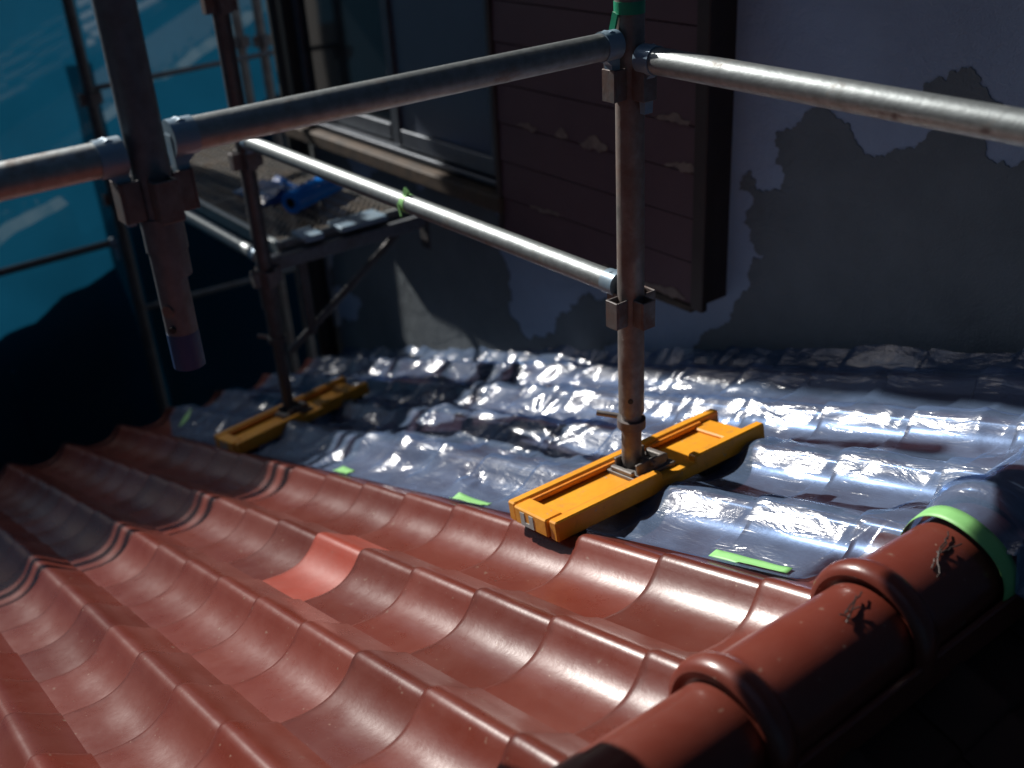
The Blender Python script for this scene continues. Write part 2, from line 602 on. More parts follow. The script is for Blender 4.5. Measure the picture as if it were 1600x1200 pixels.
bm_box(sash, ((WX0 + mid) / 2, WALL - 0.0285, WZ0 + 0.06), (mid - WX0 - 0.12, 0.022, 0.06), None, 0.002)
obj('sash', sash, 'alu', win)
sash = bmesh.new()
for x in (mid + 0.02, WX1 - 0.045):
    bm_box(sash, (x, WALL - 0.052, (WZ0 + WZ1) / 2), (0.04, 0.022, WZ1 - WZ0 - 0.06), None, 0.002)
bm_box(sash, ((WX1 + mid) / 2, WALL - 0.0525, WZ0 + 0.06), (WX1 - mid - 0.10, 0.022, 0.06), None, 0.002)
obj('sash', sash, 'alu', win)
obj('pane', box(((WX0 + mid) / 2, WALL - 0.022, (WZ0 + WZ1) / 2 + 0.03), (mid - WX0 - 0.1, 0.005, WZ1 - WZ0 - 0.1)), 'glass_dark', win)
obj('pane', box(((WX1 + mid) / 2, WALL - 0.047, (WZ0 + WZ1) / 2 + 0.03), (WX1 - mid - 0.08, 0.005, WZ1 - WZ0 - 0.1)), 'glass_pale', win)
obj('track', box(((WX0 + WX1) / 2, WALL - 0.048, WZ0 + 0.012), (WX1 - WX0 - 0.06, 0.06, 0.018), None, 0.002), 'alu', win)
sl = box(((WX0 + WX1) / 2, WALL - 0.055, WZ0 - 0.035), (WX1 - WX0 + 0.08, 0.13, 0.055), None, 0.006)
obj('sill', sl, 'wood', win)

# shutter box of horizontal siding boards
BX0, BX1, BY, BZ = -1.685, -0.797, 0.948, -0.118
sbx = hpart(obj('shutter_box', box(((BX0 + BX1) / 2, (BY + WALL) / 2 + 0.008, 0.686), (BX1 - BX0 - 0.03, WALL - BY - 0.01, 1.58)), 'sidingdk'))
for k in range(13):
    z = BZ + 0.01 + 0.1195 * k
    b = bmesh.new()
    x0, x1 = BX0 + 0.022, BX1 - 0.045
    vs = []
    for zz, yy in ((z + 0.0015, BY - 0.002), (z + 0.1180, BY + 0.002), (z + 0.117, BY + 0.016), (z + 0.002, BY + 0.016)):
        vs.append((b.verts.new((x0, yy, zz)), b.verts.new((x1, yy, zz))))
    for i in range(4):
        a, c = vs[i], vs[(i + 1) % 4]
        b.faces.new((a[0], a[1], c[1], c[0]))
    b.faces.new([v[0] for v in vs])
    b.faces.new([v[1] for v in vs][::-1])
    bmesh.ops.bevel(b, geom=b.edges[:], offset=0.0015, segments=1, affect='EDGES')
    obj('siding_board', b, 'siding', sbx)
for x in (BX0 + 0.009, BX1 - 0.0215):
    obj('corner_board', box((x, BY + 0.003, 0.682), (0.022 if x < -1.2 else 0.043, 0.022, 1.60), None, 0.003), 'sidingdk', sbx)
obj('bottom_rail', box(((BX0 + BX1) / 2, BY + 0.004, BZ - 0.001), (BX1 - BX0 - 0.075, 0.026, 0.020), None, 0.004), 'wood', sbx)
rnd = random.Random(5)
for (fx, fz, fl, fh) in ((-1.52, 0.255, 0.10, 0.02), (-1.36, 0.255, 0.06, 0.028), (-1.22, 0.252, 0.12, 0.034), (-0.92, 0.372, 0.13, 0.022), (-0.89, 0.255, 0.11, 0.02),
                         (-1.45, 0.012, 0.14, 0.012), (-1.1, -0.098, 0.2, 0.012), (-0.95, -0.1, 0.18, 0.016)):
    pts = fractal([(fx - fl / 2, fz), (fx - fl * .2, fz + fh * .6), (fx + fl * .1, fz + fh), (fx + fl / 2, fz + fh * .4), (fx + fl * .45, fz - .002), (fx, fz - 0.004)], 3, .2, int(fx * -1000))
    bm = bmesh.new()
    f = bm.faces.new([bm.verts.new((p.x, BY - 0.0040 + max(0, (p.y - fz)) * 0.04, p.y)) for p in pts])
    r = bmesh.ops.extrude_face_region(bm, geom=[f])
    for v in r['geom']:
        if isinstance(v, bmesh.types.BMVert):
            v.co.y += 0.004
    obj('flaked_paint', bm, 'flake', sbx)

# roof deck and its tiles
roof = bmesh.new()
a, b_ = -3.36, 0.40
vs = [on_roof(a, -1.7, -.075), on_roof(a, WALL, -.075), on_roof(b_, WALL, -.075), on_roof(b_, -1.7, -.075)]
vs += [on_roof(a, -1.7, -.16), on_roof(a, WALL, -.16), on_roof(b_, WALL, -.16), on_roof(b_, -1.7, -.16)]
vv = [roof.verts.new(v) for v in vs]
for f in ((0, 1, 2, 3), (7, 6, 5, 4), (0, 4, 5, 1), (1, 5, 6, 2), (2, 6, 7, 3), (3, 7, 4, 0)):
    roof.faces.new([vv[i] for i in f])
roof = hpart(obj('roof', roof, 'felt', label='lower roof of wavy brown-red tiles sloping down from the ridge'))
TM = tile_mesh()
TM2 = TM.copy()
TM2.materials.clear()
TM2.materials.append(M['tile_new'])
rt = random.Random(21)
for j in range(-6, 6):
    for i in range(-16, 2):
        new = (i == -4 and j == -1)
        o = bpy.data.objects.new('roof_tile', TM2 if new else TM)
        COL.objects.link(o)
        o.location = on_roof(i * TL + rt.uniform(-.002, .002), j * TW + rt.uniform(-.0012, .0012), rt.uniform(-.0008, .0012))
        o.rotation_euler = (rt.uniform(-.006, .006), -TH + rt.uniform(-.004, .004), rt.uniform(-.006, .006))
        o.parent = roof
        if new:
            o['label'] = 'bright salmon red tile among the darker ones'

# far side of the ridge: tiles lowered into shadow, their colour darkened as shade
RX, RZ = 0.378, 0.103
back = bmesh.new()


def on_back(s, y, n):
    return Vector((2 * RX - (s * CT - n * ST), y, s * ST + n * CT))


vs = [on_back(-2.2, -1.7, -.125), on_back(-2.2, WALL, -.125), on_back(b_ - .005, WALL, -.125), on_back(b_ - .005, -1.7, -.125)]
vs += [on_back(-2.2, -1.7, -.21), on_back(-2.2, WALL, -.21), on_back(b_ - .005, WALL, -.21), on_back(b_ - .005, -1.7, -.21)]
vv = [back.verts.new(v) for v in vs]
for f in ((0, 1, 2, 3), (7, 6, 5, 4), (0, 4, 5, 1), (1, 5, 6, 2), (2, 6, 7, 3), (3, 7, 4, 0)):
    back.faces.new([vv[i] for i in f])
back = hpart(obj('roof', back, 'felt', label='shaded far slope of the lower roof behind the ridge'))
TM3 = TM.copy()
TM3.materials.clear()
TM3.materials.append(M['tile_shaded'])
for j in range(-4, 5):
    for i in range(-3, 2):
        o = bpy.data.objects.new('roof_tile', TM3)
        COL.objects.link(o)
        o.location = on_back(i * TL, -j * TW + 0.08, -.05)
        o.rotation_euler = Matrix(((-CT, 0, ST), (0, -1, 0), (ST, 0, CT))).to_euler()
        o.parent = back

# ridge
ridge = hpart(obj('ridge', box((RX, -0.33, 0.075), (0.120, 2.74, 0.10)), 'felt'))
for s in (-1, 1):
    obj('ridge_strip', box((RX + s * 0.0815, -0.33, 0.070), (0.010, 2.75, 0.052), None, 0.002), 'flash' if s < 0 else 'tile_ridge', ridge)  # far strip takes a darker material that stands in for shade


def arch(r, leg, n=22):
    p = [(-r, -leg)]
    for k in range(n + 1):
        a = math.pi - math.pi * k / n
        p.append((r * math.cos(a), r * math.sin(a)))
    p.append((r, -leg))
    return p


def ridge_tile_mesh():
    bm = bmesh.new()
    # (y, radius): collar at the low end, slightly tapering body that slips under the next collar
    sec = [(.002, .072), (-.004, .0785), (-.002, .0845), (.004, .0890), (.012, .0912), (.020, .0912), (.028, .0890), (.034, .0850), (.038, .0800), (.043, .0770), (.052, .0762), (.12, .0745), (.20, .072), (.30, .069), (.38, .068)]
    rings = [[bm.verts.new((x, y, z)) for x, z in arch(r, .030)] for y, r in sec]
    rings.append([bm.verts.new((x, .38, z)) for x, z in arch(.059, .030)])
    rings.append([bm.verts.new((x, .0, z)) for x, z in arch(.062, .030)])
    n = len(rings[0])
    for i in range(len(rings)):
        A, B = rings[i], rings[(i + 1) % len(rings)]
        for k in range(n - 1):
            bm.faces.new((A[k], A[k + 1], B[k + 1], B[k]))
    bmesh.ops.recalc_face_normals(bm, faces=bm.faces)
    me = bpy.data.meshes.new('ridge_tile')
    bm.to_mesh(me)
    bm.free()
    me.polygons.foreach_set('use_smooth', [True] * len(me.polygons))
    me.set_sharp_from_angle(angle=math.radians(60))
    me.materials.append(M['tile_ridge'])
    return me


RM = ridge_tile_mesh()
for k in range(-5, 5):
    o = bpy.data.objects.new('ridge_tile', RM)
    COL.objects.link(o)
    o.location = (RX + rt.uniform(-.001, .001), -0.009 + k * 0.27 - (0.10 if k < -1 else 0), RZ - (0.001 if k < -1 else 0))
    o.rotation_euler = (math.radians(-0.6), 0, rt.uniform(-.004, .004))
    o.parent = ridge


# ------------------------------------------------------------------ masking film
def ridged(x, y, z=0):
    return 1 - abs(noise.noise(Vector((x, y, z)))) * 2


def _rand(i, j, k):
    return noise.cell(Vector((i + .5, j + .5, k + .5)))


def facet(x, y, k):
    """flat triangular facets that meet in sharp creases"""
    F, G = 0.3660254, 0.2113249
    s_ = (x + y) * F
    i, j = math.floor(x + s_), math.floor(y + s_)
    t_ = (i + j) * G
    x0, y0 = x - (i - t_), y - (j - t_)
    # skewed cell coordinates
    a_ = x + s_ - i
    b_ = y + s_ - j
    h00, h11 = _rand(i, j, k), _rand(i + 1, j + 1, k)
    if a_ > b_:
        h10 = _rand(i + 1, j, k)
        return h00 * (1 - a_) + h10 * (a_ - b_) + h11 * b_
    h01 = _rand(i, j + 1, k)
    return h00 * (1 - b_) + h01 * (b_ - a_) + h11 * a_


_fr = random.Random(44)
FANS = [(_fr.uniform(-2.9, .15), _fr.uniform(.12, 1.0), _fr.uniform(0, 6.28), _fr.randint(5, 9), _fr.uniform(.07, .16)) for _ in range(46)]


def fan(X, Y):
    """pinched folds that radiate from where the film is caught"""
    h = 0.0
    for cx, cy, ph, nf, rad in FANS:
        dx, dy = X - cx, Y - cy
        if abs(dx) > 3 * rad or abs(dy) > 3 * rad:
            continue
        d = math.hypot(dx, dy)
        a_ = math.atan2(dy, dx) + ph
        tri = abs((a_ * nf / 6.28318) % 1.0 - .5) * 2
        h += 0.010 * (tri - .5) * math.exp(-(d / rad) ** 2) * min(1, d / .03)
    return h


def film_height(X, Y):
    s = X * CT + X * TT * ST
    w = 0
    for d in (-.018, 0, .018):
        w += wave(Y + d)
    w /= 3
    step = (s / TL) % 1.0
    n = w * 0.84 + 0.0115 + 0.010 * (1 - step) * (1 if step > .05 else step / .05)
    # long pulled folds and crumples: flat facets between sharp creases
    q = noise.noise(Vector((X * 1.7, Y * 1.7, 4)))
    left = max(0.0, min(1.0, (0.05 - X) / 0.7))
    amp = (0.28 + 0.72 * left) * max(0.1, min(1.0, (Y - 0.07) / 0.10))
    wx = X + 0.05 * noise.noise(Vector((X * 5, Y * 5, 11)))
    wy = Y + 0.05 * noise.noise(Vector((X * 5, Y * 5, 17)))
    u_, v_ = wx * .85 + wy * .53, wy * .85 - wx * .53
    f2 = facet(u_ * 5.0, v_ * 11.0, 3)
    f3 = facet(wx * 19 + 3, wy * 17, 7)
    f4 = facet(wx * 9 + wy * 6, wy * 15 - wx * 8, 13)
    f1 = ridged(X * 2.4 + Y * 3.4 + q, Y * 1.1 - X * 0.6, 1)
    n += 0.008 * max(0, f1) ** 4 + amp * (0.013 * f2 + 0.0035 * f3 + 0.006 * f4 + fan(X, Y))
    f2, f3 = f2, f3 * .6
    n = max(n, w + 0.0125 + 0.010 * (1 - step) + 0.0015 * f3)
    if Y > WALL - 0.05:
        n += (Y - WALL + 0.05) * 0.8
    z = (n / CT) + X * TT
    # over the ridge
    if Y > 0.12:
        dx = abs(X - RX)
        k = min(1, (Y - 0.12) / 0.10)
        rr = 0.0805 + 0.018 * math.exp(-((Y - 0.283) / 0.036) ** 2) + 0.018 * math.exp(-((Y - 0.553) / 0.036) ** 2)
        if dx < rr:
            zr = RZ + math.sqrt(rr * rr - dx * dx) + 0.003 * f3 + 0.004 * max(0, f2) ** 3
            zr = max(zr, z)
        elif dx < 0.19:
            t = (dx - rr) / (0.19 - rr)
            zr = max(z, z + (RZ - z) * (1 - t) ** 2) if X < RX else z
        else:
            zr = z
        if X > RX:
            zb = (n / CT) + (2 * RX - X) * TT
            zr = max(zb, zr if dx < rr else zb + max(0, (RZ - zb)) * max(0, 1 - (dx - rr) / .08) ** 2)
        z = zr
    return z


def film_edge(X):
    y0 = 0.062 + 0.012 * noise.noise(Vector((X * 3, 0, 7)))
    if X < -2.7:
        y0 += (-2.7 - X) * 0.3
    if X > 0.255:
        y0 = 0.2
    elif X > 0.20:
        y0 += (X - .2) / .055 * (.2 - y0)
    return y0


def film_z(X, Y):
    z = film_height(X, Y)
    k = (Y - film_edge(X)) / 0.0071
    if k < 9 and X < 0.25:
        zt = X * TT + (wave(Y) + 0.013) / CT
        z = zt + (z - zt) * max(0.0, k) / 9
    return z


bm = bmesh.new()
XS = [-3.12 + 0.0070 * k for k in range(int((0.62 + 3.12) / 0.0070))]
NY = 140
grid = []
for X in XS:
    y0 = film_edge(X)
    col = []
    for k in range(NY + 1):
        Y = y0 + (WALL - 0.004 - y0) * k / NY
        z = film_z(X, Y)
        col.append(bm.verts.new((X, Y, z)))
    grid.append(col)
for i in range(len(grid) - 1):
    for k in range(NY):
        bm.faces.new((grid[i][k], grid[i][k + 1], grid[i + 1][k + 1], grid[i + 1][k]))
film = obj('masking_film', bm, 'film', smooth='full')
tag(film, 'crumpled clear plastic masking film draped over the tiles beside the wall', 'plastic film')

# green tape holding the film's edge: strips that follow the tile surface
TAPES = [((-0.735, .082), (-0.60, .078), .028, 'bright green tape strip on the film edge beside the yellow plank'),
         ((-1.335, .090), (-1.26, .086), .036, 'small green tape piece on the film edge nearest the bright salmon tile'),
         ((0.030, .086), (0.185, .082), .020, 'long green tape strip on the film edge close to the ridge'),
         ((-2.93, .21), (-2.88, .17), .05, 'short green tape piece by the film end near the eave')]
for (a, b, wd, lab) in TAPES:
    bm = bmesh.new()
    n = 14
    rows = []
    for i in range(n + 1):
        t = i / n
        X = a[0] + (b[0] - a[0]) * t
        row = []
        for k in range(5):
            Y = a[1] + (b[1] - a[1]) * t + wd * (k / 4 - .5)
            s = X / CT
            row.append(bm.verts.new((X, Y, max(film_z(X, Y), X * TT + (wave(Y) + .0135) / CT) + .0025 + .0015 * noise.noise(Vector((X * 25, Y * 25, 0))))))
        rows.append(row)
    for i in range(n):
        for k in range(4):
            bm.faces.new((rows[i][k], rows[i + 1][k], rows[i + 1][k + 1], rows[i][k + 1]))
    o = obj('tape_strip', bm, 'green', smooth='full')
    md = o.modifiers.new('thick', 'SOLIDIFY')
    md.thickness = 0.0006
    tag(o, lab, 'tape', 'green masking tape')
# the band of tape round the ridge
bm = bmesh.new()
rows = []
for y, r in ((.176, .0805), (.184, .0820), (.196, .0828), (.207, .0832)):
    rows.append([bm.verts.new((RX + x, y + 0.006 * math.sin(i * .25), RZ + z + .002)) for i, (x, z) in enumerate(arch(r, .03, 30))])
for A, B in zip(rows, rows[1:]):
    for k in range(len(A) - 1):
        bm.faces.new((A[k], A[k + 1], B[k + 1], B[k]))
o = obj('tape_band', bm, 'green', smooth='full')
o.modifiers.new('thick', 'SOLIDIFY').thickness = 0.0006
tag(o, 'green tape band arched over the round ridge tile', 'tape', 'green masking tape')


# wire ties on the ridge
def wire_tie(y, seed, label, rad):
    r = random.Random(seed)
    th = thing('wire_tie', label, 'wire', (RX, y, RZ + .08))
    for k in range(5):
        a0 = 1.35 + r.uniform(-.05, .05)
        yy = y
        pts = []
        da, dy = r.uniform(-.06, .035), r.uniform(-.0075, .0075)
        for q in range(7):
            ang = a0 + da * q + r.uniform(-.03, .03)
            rr = rad + .0010 + (0.0012 * abs(math.sin(q)) if k % 2 else 0)
            pts.append((RX + rr * math.cos(ang), yy + dy * q + r.uniform(-.002, .002), RZ + rr * math.sin(ang)))
        o = obj('strand', bm_path(bmesh.new(), pts, .0011, 5), 'wire')
        o.parent = th
        o.matrix_parent_inverse = Matrix.Translation((-RX, -y, -RZ - .08))


wire_tie(-0.075, 3, 'twisted black wire tie on the ridge tile between the two collars', .0735)
wire_tie(0.115, 9, 'twisted black wire tie on the ridge tile beside the green tape band', .0745)


# ------------------------------------------------------------------ scaffold
def own_children(root, parts):
    inv = Matrix.Translation(-Vector(root.location))
    for o in parts:
        o.parent = root
        o.matrix_parent_inverse = inv


def pocket(x, y, z, ang, w=.030, d=.027, h=.052, t=.004):
    """open-topped U bracket welded to the post"""
    bm = bmesh.new()
    R = Matrix.Rotation(ang, 3, 'Z')
    r0 = .021
    bm_box(bm, Vector((x, y, z)) + R @ Vector((r0 + d - t / 2, 0, 0)), (t, w, h), R, .001)
    for s in (-1, 1):
        bm_box(bm, Vector((x, y, z)) + R @ Vector((r0 + (d - t) / 2, s * (w / 2 - t / 2), 0)), (d - t, t, h * .98), R, .001)
    return obj('pocket', bm, 'pocket')


def post(x, y, z0, z1, levels, label, mat='post', group='scaffold posts', name='scaffold_post', angs=(0, 90, 180, 270), r=.0243, yaw=0):
    th = thing(name, label, 'scaffold post', (x, y, z0), group)
    parts = [obj('tube', hollow((x, y, z0), (x, y, z1), r, r - .003, 28), mat, smooth=True)]
    for z in levels:
        for a in angs:
            parts.append(pocket(x, y, z, math.radians(a + yaw)))
    own_children(th, parts)
    return th


def rail(a, b, label, mat='galv', r=.0213, heads=(True, True), group='scaffold rails', cat='scaffold rail'):
    a, b = Vector(a), Vector(b)
    th = thing('scaffold_rail', label, cat, a, group)
    d = (b - a).normalized()
    side = Vector((0, 0, 1)).cross(d).normalized()
    ia = a + d * (.052 if heads[0] else 0)
    ib = b - d * (.052 if heads[1] else 0)
    parts = [obj('tube', tube(ia, ib, r, 26), mat, smooth=True)]
    rot = Matrix((d, side, d.cross(side))).transposed()
    for on, p, s in ((heads[0], a, 1), (heads[1], b, -1)):
        if not on:
            continue
        bm = bmesh.new()
        bm_tube(bm, p + d * s * .030, p + d * s * .062, r * 1.10, 22)
        parts.append(obj('end_head', bm, 'wedge', smooth=True))
        bm = bmesh.new()
        # flat hooked tongue: rises over the rail's end and drops into the pocket
        prof = [(.058, .020), (.046, .0235), (.034, .020), (.029, .004), (.030, -.050), (.034, -.086), (.044, -.086), (.047, -.030), (.058, -.020)]
        fs = []
        for wdt in (-.009, .009):
            fs.append([bm.verts.new(p + d * (s * u) + side * wdt + Vector((0, 0, v))) for u, v in prof])
        for i in range(len(prof)):
            j = (i + 1) % len(prof)
            bm.faces.new((fs[0][i], fs[0][j], fs[1][j], fs[1][i]))
        bm.faces.new(fs[0])
        bm.faces.new(fs[1][::-1])
        parts.append(obj('wedge', bm, 'wedge'))
    own_children(th, parts)
    return th


PC = Vector((-.316, .233, -.083))
PL = Vector((-2.05, .28, -.680))
PN = Vector((-.316, -.571, .44))

# centre post
pc = post(PC.x, PC.y, .055, 1.7, (.672, .268, 1.11), 'tall brown scaffold post standing in the nearer yellow plank by the shutter box', yaw=0)
bands = [obj('jack_tube', tube((PC.x, PC.y, -.075), (PC.x, PC.y, .06), .0195, 22), 'post', smooth=True),
         obj('jack_collar', tube((PC.x, PC.y, .022), (PC.x, PC.y, .040), .0275, 20), 'pocket', smooth=True),
         obj('jack_handle', tube((PC.x - .02, PC.y, .034), (PC.x - .065, PC.y - .03, .036), .0055, 12), 'greybar', smooth=True),
         obj('pin_hole', tube((PC.x + .015, PC.y - .016, .088), (PC.x + .0175, PC.y - .0185, .088), .005, 12), 'rubber')]
bm = bmesh.new()
bm_tube(bm, (PC.x, PC.y, .779), (PC.x, PC.y, .798), .0252, 24)
bm_box(bm, (PC.x - .006, PC.y - .028, .768), (.012, .004, .03), Matrix.Rotation(.3, 3, 'Y'))
bands.append(obj('green_tape', bm, 'greendk', smooth=True))
own_children(pc, bands)

# left post
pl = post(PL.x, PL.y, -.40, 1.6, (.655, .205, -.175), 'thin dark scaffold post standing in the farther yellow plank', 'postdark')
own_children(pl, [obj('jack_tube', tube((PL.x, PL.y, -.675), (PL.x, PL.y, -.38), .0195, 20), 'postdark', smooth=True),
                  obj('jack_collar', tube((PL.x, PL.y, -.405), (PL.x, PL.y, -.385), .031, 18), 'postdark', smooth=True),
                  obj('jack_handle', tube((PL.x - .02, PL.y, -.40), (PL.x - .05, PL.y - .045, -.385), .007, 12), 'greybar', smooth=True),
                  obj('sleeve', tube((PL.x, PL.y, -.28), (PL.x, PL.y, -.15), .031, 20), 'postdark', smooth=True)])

# near post hanging free, with a narrower blue-tipped spigot at its foot
pn = thing('scaffold_post', 'short grey scaffold post hanging free with a blue painted lower end', 'scaffold post', PN, 'scaffold posts')
parts = [obj('tube', hollow((PN.x, PN.y, .565), (PN.x, PN.y, 1.6), .0243, .021, 30), 'postgrey', smooth=True)]
sp = obj('spigot', hollow((PN.x, PN.y - .004, .438), (PN.x, PN.y - .004, .62), .0205, .0175, 28), 'postgrey', smooth=True)
tip = obj('painted_tip', hollow((PN.x, PN.y - .004, .4365), (PN.x, PN.y - .004, .487), .0208, .0172, 28), 'bluepaint', smooth=True)
hole = obj('pin_hole', tube((PN.x + .0135, PN.y - .0195, .497), (PN.x + .0155, PN.y - .0225, .497), .0045, 14), 'rubber')
lbl = obj('sticker', tube((PN.x + .0115, PN.y - .0205, .522), (PN.x + .0125, PN.y - .0222, .522), .0085, 16), 'flake')
parts += [sp, tip, hole, lbl]
for z in (.672,):
    for a_ in (0, 90, 180, 270):
        parts.append(pocket(PN.x, PN.y, z, math.radians(a_)))
parts.append(obj('collar', tube((PN.x, PN.y, .60), (PN.x, PN.y, .645), .0265, 28), 'postgrey', smooth=True))
own_children(pn, parts)

# rails
rail((PC.x, PN.y, .735), (PC.x, PC.y, .735), 'grey upper rail joining the hanging post to the tall brown post')
rail((PC.x, PC.y, .712), (1.48, PC.y, .695), 'bright steel rail running from the tall brown post past the blank wall')
rail((PL.x, PL.y, .265), (PC.x, PC.y, .305), 'bright low rail between the two posts standing in yellow planks')
rail((PN.x, PN.y, .728), (PN.x, PN.y - 1.2, .722), 'dark stub of rail leaving the hanging post away from the wall', heads=(True, False))
rail((PL.x, PL.y, -.115), (-3.85, PL.y, -.115), 'thin rail from the farther post beneath the mesh walkway towards the blue sheet')
rail((PL.x, PL.y, .735), (-3.85, PL.y, .735), 'high rail from the farther post out to the sheet post')
bm = bmesh.new()
pt = Vector((PL.x, PL.y, .265)).lerp(Vector((PC.x, PC.y, .305)), .555)
dd = (Vector((PC.x, PC.y, .305)) - Vector((PL.x, PL.y, .265))).normalized()
bm_tube(bm, pt - dd * .010, pt + dd * .010, .0224, 22)
bm_box(bm, pt + Vector((.004, -.006, .028)), (.018, .006, .018), Matrix.Rotation(.5, 3, 'Y'))
bm_box(bm, pt + Vector((-.006, -.022, -.012)), (.008, .003, .03), Matrix.Rotation(-.3, 3, 'Y'))
tag(obj('tape_tie', bm, 'green'), 'scrap of green tape knotted round the bright low rail', 'tape', 'green masking tape')


# ------------------------------------------------------------------ yellow base planks
def plank(cx, cy, h, yaw, tilt, label):
    L, W = .535, .150
    z = (h + math.sin(TH) * cx) / math.cos(TH)
    root = thing('base_plank', label, 'base plank', (cx, cy, z), 'yellow base planks')
    root.rotation_euler = (Matrix.Rotation(yaw, 3, 'Z') @ Matrix.Rotation(-tilt, 3, 'Y')).to_euler()
    # local: x across, y long, z up; top of the rims at z = 0
    obj('deck', box((0, 0, -.024), (W - .040, L - .03, .010), None, .002), 'yellow', root)
    for s in (-1, 1):
        b = bmesh.new()
        if s < 0:
            bm_box(b, (s * (W / 2 - .011), 0, -.021), (.022, L, .040), None, .003)
        else:
            bm_box(b, (s * (W / 2 - .011), -L * .26, -.021), (.022, L * .48, .040), None, .003)
            bm_box(b, (s * (W / 2 - .011), L * .32, -.021), (.022, L * .36, .040), None, .003)
            bm_box(b, (s * (W / 2 - .0112), L * .07, -.028), (.0215, L * .20, .026), None, .003)
        obj('side_rim', b, 'yellow', root)
        obj('rim_lip', box((s * (W / 2 - .0265), -.02 if s < 0 else -L * .24, -.0105), (.009, L * .86 if s < 0 else L * .40, .010), None, .002), 'yworn', root)
    obj('end_cap', box((0, -L / 2 + .016, -.020), (W - .050, .040, .036), None, .003), 'yellow', root)
    obj('end_cap', box((0, L / 2 - .055, -.0225), (W - .050, .05, .022), None, .003), 'yellow', root)
    for px in (-.0235, .0035):
        obj('reflector', box((px, -L / 2 - .0042, -.022), (.013, .0016, .026)), 'reflect', root)
    obj('reflector', box((-.010, -L / 2 - .0042, -.031), (.014, .0015, .008)), 'reflect', root)
    for yy in (-L * .40, -L * .08, L * .24, L * .42):
        obj('foot', box((0, yy, -.050), (W * .80, .05, .026), None, .005), 'rubber', root)
    br = obj('base_bracket', box((.0, .0, -.015), (.085, .105, .008), None, .001), 'greybar', root)
    bb = bmesh.new()
    for s in (-1, 1):
        bm_box(bb, (s * .031, 0, -.001), (.006, .075, .022), None, .001)
    bm_box(bb, (0, .042, -.004), (.055, .012, .014), None, .002)
    bm_box(bb, (0, -.046, -.006), (.062, .010, .010), None, .002)
    obj('cheek', bb, 'greybar', br)
    obj('bolt', tube((-.045, 0, .002), (.045, 0, .002), .006, 10), 'greybar', br)
    return root


plank(-.301, .242, .050, math.radians(-1.6), math.radians(10), 'bright yellow steel base plank carrying the tall brown post')
plank(-2.03, .285, .050, math.radians(8.6), math.radians(8), 'shaded yellow steel base plank carrying the thin dark post')

# ------------------------------------------------------------------ walkway, bracket and blue roll
WZ = -.105
bk = thing('walkway_bracket', 'steel bracket arm under the walkway fixed to the farther post', 'bracket', (PL.x, PL.y, -.17))
parts = [obj('arm', box((PL.x - .03, .60, -.150), (.045, .60, .045), None, .004), 'postgrey'),
         obj('brace', tube((PL.x - .03, .33, -.47), (PL.x - .03, .80, -.17), .013, 14), 'postdark', smooth=True),
         obj('hanger', box((PL.x - .03, .42, -.30), (.03, .03, .26), None, .003), 'postdark'),
         obj('end_stop', box((PL.x - .03, .905, -.19), (.05, .012, .13), None, .002), 'postdark')]
own_children(bk, parts)
wk = thing('walkway_board', 'steel mesh walkway board with side rails along the wall', 'walkway', (PL.x - .1, .62, WZ))
parts = []
bx0, bx1, by0, by1 = -3.88, PL.x - .06, .37, .865
for yy in (by0, by1):
    parts.append(obj('side_rail', box(((bx0 + bx1) / 2, yy, WZ - .018), (bx1 - bx0, .022, .045), None, .003), 'galv'))
for xx in (bx0 + .012, bx1 - .012):
    parts.append(obj('end_rail', box((xx, (by0 + by1) / 2, WZ - .016), (.024, by1 - by0 - .024, .040), None, .003), 'galv'))
for xx in (-3.3, -2.75):
    parts.append(obj('cross_bar', box((xx, (by0 + by1) / 2, WZ - .03), (.03, by1 - by0 - .024, .03), None, .002), 'postdark'))
bm = bmesh.new()
n = int((bx1 - bx0) / .032)
for k in range(n):
    x = bx0 + .02 + k * .032
    m_ = 18
    dy = (by1 - by0 - .03) / m_
    pts = [(x + (.0145 if i % 2 else -.0145), by0 + .015 + i * dy) for i in range(m_ + 1)]
    for (xa, ya), (xb, yb) in zip(pts, pts[1:]):
        d = Vector((xb - xa, yb - ya, 0))
        s = Vector((-d.y, d.x, 0)).normalized() * .0019
        c = [bm.verts.new(Vector((xa, ya, WZ)) + s), bm.verts.new(Vector((xa, ya, WZ)) - s), bm.verts.new(Vector((xb, yb, WZ)) - s), bm.verts.new(Vector((xb, yb, WZ)) + s)]
        bm.faces.new(c)
r = bmesh.ops.extrude_face_region(bm, geom=bm.faces[:])
for v in r['geom']:
    if isinstance(v, bmesh.types.BMVert):
        v.co.z -= .004
msh = obj('mesh_deck', bm, 'mesh')
msh['kind'] = 'stuff'
parts.append(msh)
own_children(wk, parts)
for k, sx in enumerate((0,)):
    parts = [obj('clamp', box((PL.x - .055, .47, WZ + .006), (.10, .07, .020), None, .003), 'wedge'),
             obj('clamp', box((PL.x - .055, .66, WZ + .006), (.10, .18, .018), None, .003), 'wedge')]
    own_children(wk, parts)

